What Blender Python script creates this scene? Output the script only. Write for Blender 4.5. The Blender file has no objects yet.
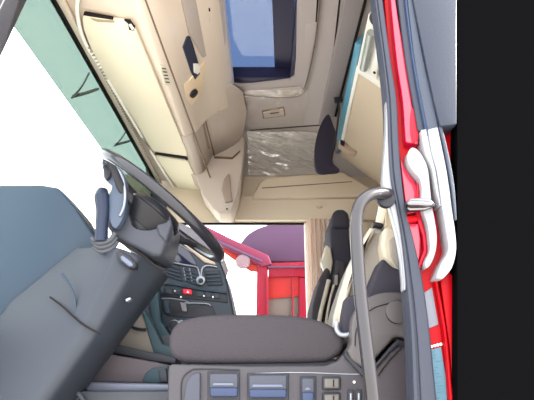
import bpy, bmesh, math, random
from mathutils import Vector as V, Matrix
random.seed(4)
S = bpy.context.scene; C = S.collection
# ---------------------------------------------------------------- camera
CZ = 1.6; F = 470.0; TH = math.atan(180/F); ct, st = math.cos(TH), math.sin(TH)
cam = bpy.data.cameras.new('camera'); co = bpy.data.objects.new('camera', cam); C.objects.link(co)
cam.sensor_fit = 'HORIZONTAL'; cam.sensor_width = 36; cam.lens = 36*F/534; cam.clip_start = .02; cam.clip_end = 500
co.location = (0, 0, CZ); co.rotation_euler = (math.pi/2+TH, 0, 0); S.camera = co
# ---------------------------------------------------------------- world, sun, exposure
w = bpy.data.worlds.new('sky'); S.world = w; w.use_nodes = True
bg = w.node_tree.nodes['Background']; bg.inputs[0].default_value = (.93, .96, 1, 1); bg.inputs[1].default_value = 2.3
sl = bpy.data.lights.new('sun', 'SUN'); sl.energy = 7.5; sl.angle = .02; sl.color = (1, .95, .86)
so = bpy.data.objects.new('sun', sl); C.objects.link(so); so.location = (6, -4, 9)
so.rotation_euler = V((.95, -.10, .62)).to_track_quat('Z', 'Y').to_euler()
vs = S.view_settings; vs.view_transform = 'Standard'; vs.look = 'None'; vs.exposure = 1.3; vs.gamma = 1; vs.use_curve_mapping = False
S.cycles.max_bounces = 10; S.cycles.transparent_max_bounces = 12; S.cycles.diffuse_bounces = 6
# ---------------------------------------------------------------- helpers
def ray(px, py):
    u = (px-267)/F; v = (200-py)/F
    return V((u, ct-v*st, st+v*ct))
O = V((0, 0, CZ))
def onY(px, py, Y): d = ray(px, py); return O+d*(Y/d.y)
def onZ(px, py, dz): d = ray(px, py); return O+d*(dz/d.z)
def onX(px, py, X): d = ray(px, py); return O+d*(X/d.x)
def onP(px, py, p, n): d = ray(px, py); return O+d*((p-O).dot(n)/d.dot(n))
def W(x, y, dz): return V((x, y, CZ+dz))
def lin(c):
    c = c/255
    return c/12.92 if c <= .04045 else ((c+.055)/1.055)**2.4
def rgb(r, g, b): return (lin(r), lin(g), lin(b), 1)
MC = {}
def mat(name, c, rough=.6, metal=0, coat=0, bump=0, scale=200, var=0, stretch=None, emit=0, spec=.25):
    if name in MC: return MC[name]
    m = bpy.data.materials.new(name); m.use_nodes = True; nt = m.node_tree; b = nt.nodes['Principled BSDF']
    b.inputs['Base Color'].default_value = rgb(*c); b.inputs['Roughness'].default_value = rough
    b.inputs['Metallic'].default_value = metal; b.inputs['Coat Weight'].default_value = coat
    b.inputs['Coat Roughness'].default_value = .08; b.inputs['Specular IOR Level'].default_value = spec
    if bump or var:
        tc = nt.nodes.new('ShaderNodeTexCoord'); mp = nt.nodes.new('ShaderNodeMapping')
        if stretch: mp.inputs['Scale'].default_value = stretch
        n = nt.nodes.new('ShaderNodeTexNoise'); n.inputs['Scale'].default_value = scale; n.inputs['Detail'].default_value = 4
        nt.links.new(tc.outputs['Object'], mp.inputs[0]); nt.links.new(mp.outputs[0], n.inputs['Vector'])
        if bump:
            bp = nt.nodes.new('ShaderNodeBump'); bp.inputs['Strength'].default_value = bump; bp.inputs['Distance'].default_value = .004
            nt.links.new(n.outputs[0], bp.inputs['Height']); nt.links.new(bp.outputs[0], b.inputs['Normal'])
        if var:
            mx = nt.nodes.new('ShaderNodeMix'); mx.data_type = 'RGBA'
            mx.inputs['A'].default_value = rgb(*[max(0, k*(1-var)) for k in c]); mx.inputs['B'].default_value = rgb(*[min(255, k*(1+var)) for k in c])
            nt.links.new(n.outputs[0], mx.inputs['Factor']); nt.links.new(mx.outputs['Result'], b.inputs['Base Color'])
    if emit: b.inputs['Emission Color'].default_value = rgb(*c); b.inputs['Emission Strength'].default_value = emit
    MC[name] = m; return m
def glassy(name, c, gloss=.06, rough=.03, bump=0, scale=30, stretch=None, gc=(1, 1, 1, 1), diff=0):
    m = bpy.data.materials.new(name); m.use_nodes = True; nt = m.node_tree; nt.nodes.clear()
    o = nt.nodes.new('ShaderNodeOutputMaterial'); t = nt.nodes.new('ShaderNodeBsdfTransparent'); g = nt.nodes.new('ShaderNodeBsdfGlossy')
    mx = nt.nodes.new('ShaderNodeMixShader'); t.inputs[0].default_value = c; g.inputs['Roughness'].default_value = rough; g.inputs[0].default_value = gc
    mx.inputs[0].default_value = gloss
    nt.links.new(t.outputs[0], mx.inputs[1]); nt.links.new(g.outputs[0], mx.inputs[2]); nt.links.new(mx.outputs[0], o.inputs[0])
    if diff:
        df = nt.nodes.new('ShaderNodeBsdfDiffuse'); df.inputs[0].default_value = (.92, .88, .84, 1); m2 = nt.nodes.new('ShaderNodeMixShader'); m2.inputs[0].default_value = diff
        nt.links.new(mx.outputs[0], m2.inputs[1]); nt.links.new(df.outputs[0], m2.inputs[2]); nt.links.new(m2.outputs[0], o.inputs[0])
    if bump:
        tc = nt.nodes.new('ShaderNodeTexCoord'); mp = nt.nodes.new('ShaderNodeMapping')
        if stretch: mp.inputs['Scale'].default_value = stretch; mp.inputs['Rotation'].default_value = (0, 0, .6)
        n = nt.nodes.new('ShaderNodeTexNoise'); n.inputs['Scale'].default_value = scale; n.inputs['Detail'].default_value = 3; n.inputs['Distortion'].default_value = .6
        bp = nt.nodes.new('ShaderNodeBump'); bp.inputs['Strength'].default_value = bump; bp.inputs['Distance'].default_value = .02
        nt.links.new(tc.outputs['Object'], mp.inputs[0]); nt.links.new(mp.outputs[0], n.inputs['Vector'])
        nt.links.new(n.outputs[0], bp.inputs['Height']); nt.links.new(bp.outputs[0], g.inputs['Normal'])
    return m
def root(o):
    while o.parent: o = o.parent
    return o
def link(name, bm, m, parent=None, ang=35, smooth=True):
    bmesh.ops.recalc_face_normals(bm, faces=bm.faces)
    me = bpy.data.meshes.new(name); bm.to_mesh(me); bm.free(); me.materials.append(m)
    if smooth:
        me.shade_smooth(); me.set_sharp_from_angle(angle=math.radians(ang))
    o = bpy.data.objects.new(name, me); C.objects.link(o)
    if parent:
        o.parent = parent; o.matrix_parent_inverse = Matrix.Translation(-WL(parent))
    return o
LOC = {}
def WL(o): return LOC.get(o.name, V((0, 0, 0)))
def thing(name, loc, label, cat, group=None):
    o = bpy.data.objects.new(name, None); C.objects.link(o); o.location = loc; o.empty_display_size = .05
    LOC[o.name] = V(loc); return tag(o, label, cat, group)
def tag(o, label, cat, group=None):
    o['label'] = label; o['category'] = cat
    if group: o['group'] = group
    return o
def struct(o): o['kind'] = 'structure'; return o
def lab(o, t): o['label'] = t; return o
def slab(name, pts, vec, m, parent=None, bev=0, seg=3, scale=1.0):
    """polygon pts pushed along vec into a solid, edges rounded by bev"""
    bm = bmesh.new(); a = [bm.verts.new(p) for p in pts]; c = sum(pts, V((0, 0, 0)))/len(pts)
    b = [bm.verts.new(c+(p-c)*scale+V(vec)) for p in pts]
    bm.faces.new(a); bm.faces.new(b[::-1]); n = len(pts)
    for i in range(n): bm.faces.new((a[i], b[i], b[(i+1) % n], a[(i+1) % n]))
    bmesh.ops.recalc_face_normals(bm, faces=bm.faces)
    if bev:
        es = [e for e in bm.edges if e.calc_face_angle(0) > .5]
        bmesh.ops.bevel(bm, geom=es, offset=bev, segments=seg, profile=.5, affect='EDGES', clamp_overlap=True)
    return link(name, bm, m, parent)
def prism(name, px, Y0, Y1, m, parent=None, bev=.004, seg=3, scale=1.0):
    return slab(name, [onY(x, y, Y0) for x, y in px], (0, Y1-Y0, 0), m, parent, bev, seg, scale)
def box(name, a, b, m, parent=None, bev=.004, seg=3):
    a, b = V(a), V(b)
    return slab(name, [V((a.x, a.y, a.z)), V((b.x, a.y, a.z)), V((b.x, a.y, b.z)), V((a.x, a.y, b.z))], (0, b.y-a.y, 0), m, parent, bev, seg)
def smoothpath(pts, k=6):
    out = []; n = len(pts)
    for i in range(n-1):
        p0, p1, p2, p3 = pts[max(i-1, 0)], pts[i], pts[i+1], pts[min(i+2, n-1)]
        for j in range(k):
            t = j/k
            out.append(.5*((2*p1)+(p2-p0)*t+(2*p0-5*p1+4*p2-p3)*t*t+(3*p1-p0-3*p2+p3)*t**3))
    out.append(pts[-1]); return out
def sm2(px, k=4, closed=False):
    if closed:
        n = len(px); q = [V((*p, 0)) for p in px]; out = []
        for i in range(n):
            p0, p1, p2, p3 = q[i-1], q[i], q[(i+1) % n], q[(i+2) % n]
            for j in range(k):
                t = j/k
                r = .5*((2*p1)+(p2-p0)*t+(2*p0-5*p1+4*p2-p3)*t*t+(3*p1-p0-3*p2+p3)*t**3); out.append((r.x, r.y))
        return out
    return [(p.x, p.y) for p in smoothpath([V((*p, 0)) for p in px], k)]
def tube(name, pts, r, m, parent=None, seg=14, closed=False, k=6, flat=1.0, up=V((0, 1, 0))):
    pts = [V(p) for p in pts]
    if not closed and k: pts = smoothpath(pts, k)
    n = len(pts); bm = bmesh.new(); rings = []
    rr = r if isinstance(r, (list, tuple)) else [r, r]
    for i, p in enumerate(pts):
        t = (pts[(i+1) % n]-pts[i-1]) if closed else (pts[min(i+1, n-1)]-pts[max(i-1, 0)])
        t.normalize(); a = up-up.dot(t)*t
        if a.length < .05: a = V((1, 0, .3)); a -= a.dot(t)*t
        a.normalize(); b = t.cross(a); q = i/(n-1)*(len(rr)-1); j = min(int(q), len(rr)-2); rad = rr[j]+(rr[j+1]-rr[j])*(q-j)
        rings.append([bm.verts.new(p+a*math.cos(2*math.pi*s/seg)*rad+b*math.sin(2*math.pi*s/seg)*rad*flat) for s in range(seg)])
    for i in range(n if closed else n-1):
        A, B = rings[i], rings[(i+1) % n]
        for s in range(seg): bm.faces.new((A[s], A[(s+1) % seg], B[(s+1) % seg], B[s]))
    if not closed: bm.faces.new(rings[0][::-1]); bm.faces.new(rings[-1])
    return link(name, bm, m, parent, 50)
def disc(name, c, n, r, h, m, parent=None, bev=.003, seg=28, sx=1.0):
    n = V(n).normalized(); a = n.orthogonal().normalized(); b = n.cross(a)
    pts = [V(c)+a*math.cos(2*math.pi*i/seg)*r*sx+b*math.sin(2*math.pi*i/seg)*r for i in range(seg)]
    return slab(name, pts, n*h, m, parent, bev, 2)
# ---------------------------------------------------------------- materials
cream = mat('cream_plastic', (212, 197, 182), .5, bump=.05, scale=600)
creamd = mat('cream_visor', (226, 217, 194), .6, bump=.05, scale=500)
tan = mat('beige_plastic', (200, 184, 164), .55, bump=.06, scale=500, var=.02)
taupe = mat('taupe_plastic', (182, 168, 158), .5, bump=.05, scale=500)  # console cream with its shade put into the colour
liner2 = mat('rear_lining', (140, 132, 134), .75, bump=.15, scale=300, var=.03)
liner = mat('roof_lining', (170, 161, 160), .75, bump=.15, scale=300, var=.03)
gap = mat('dark_gap', (34, 30, 30), .8, spec=.1)
dark = mat('charcoal_plastic', (66, 68, 74), .5, bump=.12, scale=700)
darker = mat('black_plastic', (38, 38, 44), .42, bump=.05, scale=500)
grey = mat('grey_plastic', (64, 66, 74), .5, bump=.1, scale=700, var=.03)
dashm = mat('dash_plastic', (44, 58, 72), .45, bump=.1, scale=500, var=.03)
dashb = mat('dash_plastic_blue', (48, 56, 66), .42, bump=.08, scale=500)
fabric = mat('seat_fabric', (58, 54, 58), .95, bump=.8, scale=260, var=.16)
fabric2 = mat('seat_fabric_grey', (136, 130, 122), .9, bump=.4, scale=400, var=.05)
fdark = mat('seat_fabric_black', (48, 46, 54), .85, bump=.3, scale=400)
ivory = mat('ivory_leather', (178, 168, 150), .45, bump=.1, scale=100)
silver = mat('silver_trim', (136, 140, 148), .3, metal=.6)
chrome = mat('chrome', (120, 118, 122), .25, metal=1)
satin = mat('satin_lever', (90, 96, 112), .33, metal=.35)
red = mat('red_paint', (150, 2, 12), .35, spec=.12)
pink = mat('red_paint_glossy', (160, 6, 44), .3, coat=.8, spec=.4)  # red paint with sky glare put into its colour
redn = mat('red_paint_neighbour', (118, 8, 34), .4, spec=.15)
rubber = mat('rubber_seal', (52, 55, 66), .55, bump=.3, scale=120, stretch=(1, 1, .3))
navy = mat('dark_side_fairing', (42, 46, 58), .35, bump=.15, scale=260, var=.04)
pale = mat('pale_trim', (136, 136, 141), .4, coat=.4)  # pale colour for highlights painted on the pillar and seal edge
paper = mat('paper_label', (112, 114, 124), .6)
paperb = mat('blue_label', (80, 112, 126), .6)
ink = mat('ink', (70, 92, 120), .7)
whitep = mat('white_plastic', (236, 234, 228), .4)
teal = mat('teal_foil', (84, 146, 172), .35, coat=.5)
curtm = mat('curtain_cloth', (236, 220, 208), .95)
purple = mat('violet_fairing', (68, 42, 68), .5)
orange = mat('orange_cloth', (140, 16, 14), .7)
hazard = mat('hazard_red', (226, 40, 60), .4)
floorm = mat('rubber_mat', (70, 68, 70), .8, bump=.3, scale=150)
asph = mat('asphalt', (200, 196, 188), .9, bump=.5, scale=60, var=.1)
clear = glassy('window_glass', (.96, .98, .97, 1), .002, 0.0)
tint = glassy('tinted_glass', (.29, .35, .32, 1), .05, .2, bump=.2, scale=10)
film2 = glassy('plastic_film_thin', (.97, .96, .95, 1), .12, .2, bump=.4, scale=9, stretch=(3.2, 1, 1))
film = glassy('plastic_film', (.96, .95, .93, 1), .24, .15, bump=.5, scale=9, stretch=(1, 3.2, 1), diff=.22)
blueglass = mat('blue_roof_blind', (112, 142, 190), .6, emit=0)

seamb = mat('seam_brown', (112, 92, 76), .7)
# ================================================================ SETTING
g = tag(box('ground', (-30, -30, -.1), (30, 30, 0), asph, bev=0), 'pale concrete yard', 'ground'); g['kind'] = 'structure'; del g['label']; del g['category']
XF, XR, YN, YF = -.86, 1.5, 1.27, 3.4      # windscreen header, rear wall, near (driver) side, far (passenger) side
struct(box('floor', (-1.35, YN, CZ-.5), (XR, YF, CZ-.45), floorm))
# ceiling: flat plus side slope above the far window
prof = [W(0, YN, 1.72), W(0, 3.05, 1.72), W(0, 3.22, 1.66), W(0, YF, 1.50), W(0, YF+.06, 1.50), W(0, YF+.06, 1.80), W(0, YN, 1.80)]
HX0, HX1, HY0, HY1 = -.235, .15, 1.55, 2.58
p0 = onZ(234, 82, 1.72); p1 = onZ(292, 77, 1.72); HY1 = (p0.y+p1.y)/2
def shifted(ps, x): return [V((x, p.y, p.z)) for p in ps]
cl = slab('ceiling', shifted(prof, HX1+.03), (XR-HX1-.03, 0, 0), liner, bev=0)
struct(cl)
struct(slab('ceiling', shifted(prof, -.95), (HX0-.03+.95, 0, 0), liner))
struct(slab('ceiling', [V((HX0-.03, p.y, p.z)) for p in [W(0, HY1+.03, 1.72)]+prof[1:6]+[W(0, HY1+.03, 1.80)]], (HX1-HX0+.06, 0, 0), liner))
struct(box('ceiling', (HX0-.03, YN, CZ+1.72), (HX1+.03, HY0-.03, CZ+1.80), liner))
# far wall with the passenger window opening
WX0, WX1, WZ0, WZ1 = -.78, .285, .05, 1.115
struct(box('wall_far', (WX1, YF, CZ-.5), (XR, YF+.06, CZ+1.52), tan))
struct(box('wall_far', (-1.35, YF, CZ+WZ1), (WX1, YF+.06, CZ+1.52), tan))
struct(box('wall_far', (-1.35, YF, CZ-.5), (WX1, YF+.06, CZ+WZ0), dark))
struct(box('wall_far', (-.95, YF, CZ+WZ0), (WX0, YF+.06, CZ+WZ1), dark))
struct(box('wall_rear', (XR, YN, CZ-.5), (XR+.06, YF+.06, CZ+1.8), liner))
struct(box('wall_near', (-.95, YN-.03, CZ+1.34), (XR, YN+.01, CZ+1.8), tan))
struct(box('wall_near', (.50, YN+.02, CZ-.5), (XR, YN+.06, CZ+1.34), tan))
# windscreen (leans forward going down)
def ws(dz, y): return W(-.86-.22*(1.43-dz), y, dz)
wn = V((-1, 0, -.22)).normalized()
win1 = struct(slab('window_1', [ws(1.195, 1.2), ws(1.195, 3.45), ws(-.2, 3.45), ws(-.2, 1.2)], wn*.006, clear))
slab('tint_band', [ws(1.44, 1.2), ws(1.44, 3.45), ws(1.197, 3.45), ws(1.197, 1.2)], wn*.006, tint, win1)
struct(slab('trim_1', [W(-.878, 1.2, 1.435), W(-.878, 3.42, 1.435), W(-.852, 3.42, 1.425), W(-.852, 1.2, 1.425)], (0, 0, .02), gap))
# passenger side window
win2 = struct(box('window_2', (WX0, YF+.025, CZ+WZ0), (WX1, YF+.03, CZ+WZ1), clear, bev=0))
fr = box('window_frame', (WX0, YF-.004, CZ+WZ1-.012), (WX1, YF+.02, CZ+WZ1+.002), gap, win2, bev=.002)
box('window_frame', (WX1-.004, YF-.006, CZ+WZ0), (WX1+.03, YF+.02, CZ+WZ1), whitep, win2)
# A pillar on the driver's side, outside wall low behind the doorway
struct(slab('trim_2', [W(-1.10, 1.2, .3), W(-1.02, 1.2, .3), W(-.80, 1.2, 1.5), W(-.88, 1.2, 1.5)], (0, .1, 0), darker, bev=.01))
struct(slab('trim_3', [W(-1.10, 3.36, .3), W(-.98, 3.36, .3), W(-.76, 3.36, 1.3), W(-.88, 3.36, 1.44)], (0, .08, 0), dark, bev=.01))
struct(box('wall_front', (-1.35, YN, CZ-.5), (-1.25, YF, CZ+.3), dark))

# beam above the passenger window and padded panel over it
b = thing('side_header_panel', (0.3, 3.36, CZ+1.12), 'beige panel running above the passenger window, with a padded upper strip and round stud', 'trim panel')
z1 = 1.30
slab('lower_panel', [W(-.24, 3.34, 1.12), W(1.3, 3.34, 1.12), W(1.3, 3.31, z1), W(-.24, 3.31, z1)], (0, .058, 0), tan, b, .006)
pp = [onY(x, y, 3.275) for x, y in [(252, 198), (259, 183), (266, 178), (300, 175), (343, 172), (372, 189), (378, 197)]]
slab('upper_pad', pp, (0, .10, 0), tan, b, .012)
slab('seam', [onY(x, y, 3.273) for x, y in [(262, 188.5), (352, 182), (352, 181.2), (262, 187.5)]], (0, .01, 0), seamb, b)
disc('stud', onY(319, 206, 3.322), (0, -1, 0), .021, .014, tan, b)
# ceiling moulding around the hatch and seams of the headliner
mo = thing('ceiling_moulding', tuple(onZ(300, 60, 1.71)), 'raised grey-beige moulding framing the roof hatch', 'trim panel')
zz = 1.705
o1 = [onZ(x, y, zz) for x, y in [(321, -30), (320, 0), (312, 50), (308, 75), (303, 90), (296, 96), (270, 97), (238, 93), (228, 84)]]
i1 = [onZ(x, y, zz) for x, y in [(296, -30), (297, 0), (296.5, 40), (296, 60), (294.5, 76), (290, 80), (270, 82.5), (240, 86), (234, 84)]]
bm = bmesh.new(); n = len(o1)
lo = [bm.verts.new(p) for p in o1]; li = [bm.verts.new(p) for p in i1]
uo = [bm.verts.new(p+V((0, 0, .03))) for p in o1]; ui = [bm.verts.new(p+V((0, 0, .05))) for p in i1]
for i in range(n-1):
    bm.faces.new((lo[i], lo[i+1], li[i+1], li[i])); bm.faces.new((lo[i], uo[i], uo[i+1], lo[i+1])); bm.faces.new((li[i], li[i+1], ui[i+1], ui[i]))
link('frame', bm, liner, mo)
slab('handle_recess', [onZ(x, y, 1.703) for x, y in [(306, 24), (317, 22), (315, 45), (306, 48)]], (0, 0, .006), liner, mo, .002)
slab('edge_shadow_gap', [onZ(x, y, 1.704) for x, y in [(318.5, -30), (321.5, -30), (316, 30), (315, 48), (313.5, 48), (315, 30)]], (0, 0, .006), gap, mo)
for a, l in (([(342, -30), (344, -30), (329.5, 100), (328.2, 100)], 'seam'), ([(249, 131), (249, 130.2), (328, 124.5), (328, 125.2)], 'seam')):
    s = slab('trim_4', [onZ(x, y, 1.716) for x, y in a], (0, 0, .006), gap); struct(s)
# step of the headliner at its rear end
s = slab('trim_5', [W(.375, YN, 1.70), W(.465, YN, 1.70), W(.47, YN, 1.72), W(.368, YN, 1.72)], (0, 1.68, 0), liner2, bev=.004); struct(s)
struct(box('trim_6', (.468, YN, CZ+1.700), (.480, 2.9, CZ+1.722), gap, bev=0))

# ---------------------------------------------------------------- roof hatch
h = thing('roof_hatch', ((HX0+HX1)/2, 2.0, CZ+1.74), 'dark framed roof hatch with a blue sunlit pane in the ceiling', 'roof hatch')
dk = mat('hatch_frame', (40, 40, 66), .4)
box('frame', (HX0-.035, HY0, CZ+1.718), (HX0+.012, HY1, CZ+1.80), dk, h)
box('frame', (HX1-.008, HY0, CZ+1.718), (HX1+.035, HY1, CZ+1.80), dk, h)
box('frame', (HX0, HY0-.035, CZ+1.718), (HX1, HY0+.02, CZ+1.80), dk, h)
box('frame', (HX0, HY1-.02, CZ+1.718), (HX1, HY1+.035, CZ+1.80), dk, h)
bgl = glassy('blue_glass', (.17, .215, .30, 1), .05, .1)
box('pane', (HX0, HY0, CZ+1.80), (HX1, HY1, CZ+1.808), bgl, h, 0)
slab('insect_screen', [onZ(x, y, 1.79) for x, y in [(271, -30), (295, -30), (293, 76), (275, 77)]], (0, 0, .004), dk, h)

# ---------------------------------------------------------------- label sticker + lamp on roof, film
t = tag(slab('warning_sticker', [onZ(x, y, 1.698) for x, y in [(273, 88.5), (301, 86.5), (301.5, 94), (280, 96)]], (0, 0, .003), mat('sticker_beige', (176, 166, 160), .5)), 'pale warning sticker with small print beside the roof hatch', 'sticker')
for k in range(6):
    x = 283+k*2.4; slab('print', [onZ(x, 91, 1.700), onZ(x+1.4, 90.9, 1.700), onZ(x+1.4, 92.4, 1.700), onZ(x, 92.5, 1.700)], (0, 0, .001), gap, t)
tube('outline_groove', [onZ(x, y, 1.703) for x, y in [(321, -30), (320, 0), (314, 48), (308, 76), (303, 90), (296, 96.5), (270, 97.5), (240, 94), (228, 85)]], .004, mat('taupe_groove', (120, 106, 98), .8), mo, 6)
l = thing('roof_label_plate', tuple(onZ(274, 113, 1.70)), 'small rectangular beige plate fixed to the ceiling beyond the hatch', 'plate')
slab('rim', [onZ(x, y, 1.707) for x, y in [(262, 112), (284, 108), (285.5, 116), (263, 119)]], (0, 0, .013), seamb, l, .002)
slab('plate', [onZ(x, y, 1.702) for x, y in [(263.2, 112.7), (283.4, 109), (284.4, 115.6), (264, 118.3)]], (0, 0, .012), mat('plate_taupe', (168, 156, 146), .5), l, .002)
slab('slot', [onZ(x, y, 1.700) for x, y in [(270, 113.2), (279, 112), (279, 113), (270, 114.2)]], (0, 0, .004), gap, l)
def sheet(name, f, nu, nv, amp, m):
    bm = bmesh.new(); G = []
    from mathutils import noise
    for i in range(nu+1):
        r = []
        for j in range(nv+1):
            p, nrm = f(i/nu, j/nv); q = V(((p.x+p.y*.6-p.z*.6)*3.2, (p.y*.9-p.z*.9-p.x*.55)*15, 2.7))
            d = abs(noise.noise(q))*.7+abs(noise.noise(q*2.3))*.3
            r.append(bm.verts.new(p+nrm*amp*(.3+d)))
        G.append(r)
    for i in range(nu):
        for j in range(nv): bm.faces.new((G[i][j], G[i+1][j], G[i+1][j+1], G[i][j+1]))
    return link(name, bm, m, None, 180)
def f1(u, v):
    x = -.145+u*.635; a = W(x, 3.04, 1.712); b2 = W(x, 3.37, 1.51); m_ = W(x, 3.21, 1.652)
    p = a.lerp(m_, v*2) if v < .5 else m_.lerp(b2, v*2-1)
    return p, V((0, -.5, -.86))
tag(sheet('protective_film', f1, 70, 70, .035, film), 'crinkled clear protective film on the sloping roof side above the passenger window', 'plastic film')
def f2(u, v): return W(-.16+u*.42, 2.50+v*.54, 1.70), V((0, 0, -1))
tag(sheet('protective_film', f2, 40, 40, .008, film2), 'wrinkled clear protective film on the flat ceiling around the small plate', 'plastic film')

# ================================================================ OVERHEAD CONSOLE
c = thing('overhead_console', (-.5, 2.3, CZ+1.4), 'cream overhead console above the windscreen with lockers and open pocket', 'overhead console')
sec = [(-.855, 1.45), (-.56, 1.405), (-.50, 1.385), (-.455, 1.405), (-.42, 1.45), (-.375, 1.515), (-.327, 1.555), (-.25, 1.60), (-.205, 1.66), (-.20, 1.715), (-.855, 1.715)]
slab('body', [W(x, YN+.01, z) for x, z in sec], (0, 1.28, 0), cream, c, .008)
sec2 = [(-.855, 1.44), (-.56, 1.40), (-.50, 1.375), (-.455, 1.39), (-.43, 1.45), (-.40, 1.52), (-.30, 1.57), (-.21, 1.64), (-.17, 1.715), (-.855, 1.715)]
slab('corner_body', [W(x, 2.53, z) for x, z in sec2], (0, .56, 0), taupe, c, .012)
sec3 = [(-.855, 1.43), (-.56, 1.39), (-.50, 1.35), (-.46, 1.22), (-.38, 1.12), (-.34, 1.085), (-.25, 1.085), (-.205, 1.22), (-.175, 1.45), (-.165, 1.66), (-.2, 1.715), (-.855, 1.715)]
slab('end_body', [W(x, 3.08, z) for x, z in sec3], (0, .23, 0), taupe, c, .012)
# planes of the faces, for placing the details
def facepl(a, b2, y=2): return W(a[0], y, a[1]), V((b2[1]-a[1], 0, -(b2[0]-a[0]))).normalized()
def onface(px, a, b2, off=0):
    p, nn = facepl(a, b2)
    if nn.x < 0: nn = -nn
    return [onP(x, y, p+nn*off, nn) for x, y in px], nn
def det(name, px, a, b2, m, out=.004, inn=.01, bev=.0015, par=None):
    ps, nn = onface(px, a, b2, out); return slab(name, ps, -nn*(out+inn), m, par or c, bev)
A1, A2 = (-.50, 1.385), (-.42, 1.45)
B1, B2 = (-.42, 1.45), (-.327, 1.555)
D1, D2 = (-.327, 1.555), (-.205, 1.66)
det('seam', [(138, -20), (139.2, -20), (212, 180), (210.8, 180)], (-.56, 1.405), (-.50, 1.385), seamb, .001, .004, 0)
lampm = mat('vent_cream', (214, 206, 190), .5)
gr = det('grille', [(160.5, 65), (165, 66), (171, 80), (170, 85), (165, 85), (161, 72)], A1, A2, lampm, .006)
for k in range(5):
    y = 68+k*3.4; det('slot', [(161.8+k*.9, y), (166+k*.9, y+.4), (166.4+k*.9, y+1.4), (162.2+k*.9, y+1)], A1, A2, gap, .0075, .004, 0, gr)
pk = mat('navy_pocket', (46, 50, 70), .4)
q = det('pocket', [(188, 38), (190.5, 37), (193, 44), (200, 68), (200, 74), (195, 80), (191.5, 72), (183.5, 48)], B1, B2, pk, .004)
det('card', [(194, 64), (199.5, 64), (200.8, 71), (198, 74.5), (194.5, 73)], B1, B2, whitep, .010, .01, .001, q)
det('switch_plate', [(184, 84), (190, 80), (206, 60), (202, 92), (192, 106), (186, 98)], B1, B2, mat('peach_plastic', (232, 208, 176), .5), .003)
kc = onP(192.5, 92.5, *facepl(B1, B2))
nB = facepl(B1, B2)[1]; nB = nB if nB.x > 0 else -nB
disc('knob', kc, nB, .026, .018, darker, c); disc('knob_ring', kc, nB, .033, .005, tan, c)
det('locker_door', [(178, -20), (196, -20), (214, 52), (203, 58), (190, 34)], B1, B2, mat('locker_rose', (178, 166, 158), .5, bump=.05, scale=500), .005)  # locker doors toned down in colour to stand for shade
ld = det('locker_door', [(199, -20), (222, -20), (226, 40), (222, 66), (214, 66), (206, 20)], D1, D2, mat('locker_rose', (178, 166, 158), .5), .006)
det('latch', [(208, 7), (210, 7), (212, 20), (213, 23), (210.5, 24), (209, 20)], D1, D2, tan, .012, .004, .001, ld)
det('latch_button', [(208.7, 8), (210, 8), (210.4, 11.5), (209, 11.5)], D1, D2, gap, .014, .004, 0, ld)
# far lockers
E1, E2 = (-.43, 1.45), (-.40, 1.52); G1, G2 = (-.30, 1.57), (-.21, 1.64)
det('shelf_slot', [(199, 108), (203, 108), (210, 130), (213, 150), (208, 149)], E1, E2, mat('slot_taupe', (150, 132, 120), .7), .003)
det('seam', [(201, 106), (202.4, 106), (215.2, 156), (213.8, 156)], (-.40, 1.52), (-.30, 1.57), seamb, .004, .004, 0)
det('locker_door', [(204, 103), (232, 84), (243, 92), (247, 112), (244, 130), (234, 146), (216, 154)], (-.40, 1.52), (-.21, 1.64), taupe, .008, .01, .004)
ps = [onY(x, y, 3.06) for x, y in [(224, 179), (229, 173), (231, 190), (232.5, 201), (225, 202), (222, 190)]]
slab('pocket', ps, (0, .03, 0), mat('slot_taupe', (150, 132, 120), .7), c, .003)
disc('screw_hole', onY(227, 209, 3.07), (0, -1, 0), .006, .004, gap, c, 0, 12)
slab('seam', [onY(x, y, 3.06) for x, y in [(214, 156), (232, 157), (240, 150), (240, 151), (232, 158.2), (214, 157.2)]], (0, .03, 0), seamb, c)
# visors
v1 = thing('sun_visor', (-.70, 2.2, CZ+1.40), 'large cream driver-side sun visor panel with slotted handle, folded up above the windscreen', 'sun visor')
va, vb = (-.825, 1.432), (-.565, 1.397)
vp, vn = W(-.7, 2, 1.402), V((.1346, 0, 1)).normalized()
def vis(name, px, m, th=.012, off=0, bev=.003, par=None): return slab(name, [onP(x, y, vp-vn*off, vn) for x, y in px], vn*th, m, par, bev)
vis('panel', [(84, 30), (82, 18), (86, 15), (112, 19.5), (131, 22), (134, 27), (186, 150), (187, 156.5), (153, 151), (93, 55)], creamd, .014, 0, .003, v1)
vis('slot', [(83, 15.2), (84, 13), (90, 14), (113, 18.3), (113, 20), (90, 16.5)], gap, .01, .002, 0, v1)
vis('handle', [(90, 18), (97, 19.4), (115, 21), (114, 23), (98, 22.2), (93, 20.5)], mat('handle_shadow', (165, 148, 124), .6), .01, .003, .001, v1)  # handle in a darker tan than the panel
vis('clip', [(124, 20.5), (130, 21), (135, 28), (133.5, 31), (129, 30), (128, 24)], gap, .01, .002, .001, v1)
vis('clip_pin', [(128.5, 25), (131, 24.5), (134, 29), (132, 30.5)], whitep, .01, .006, .001, v1)
v2 = thing('sun_visor', (-.70, 3.1, CZ+1.40), 'short cream sun visor panel beyond the dark hook rod, at the passenger end', 'sun visor')
vis('panel', [(155, 156), (188, 161.5), (214, 216), (206, 220), (196, 213), (160, 164)], creamd, .012, 0, .003, v2)
vis('gap_rod', [(155, 153.2), (186, 157.3), (188, 159.8), (186.5, 160.5), (185, 158.8), (155, 154.6)], gap, .008, .004, 0, v2)
r_ = thing('visor_rail', (-.84, 2.2, CZ+1.42), 'pale ribbed rail along the windscreen edge beside the sun visors', 'rail')
slab('rail', [W(-.852, 1.3, 1.432), W(-.815, 1.3, 1.415), W(-.815, 3.35, 1.415), W(-.852, 3.35, 1.432)], (0, 0, .02), cream, r_, .003)
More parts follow.
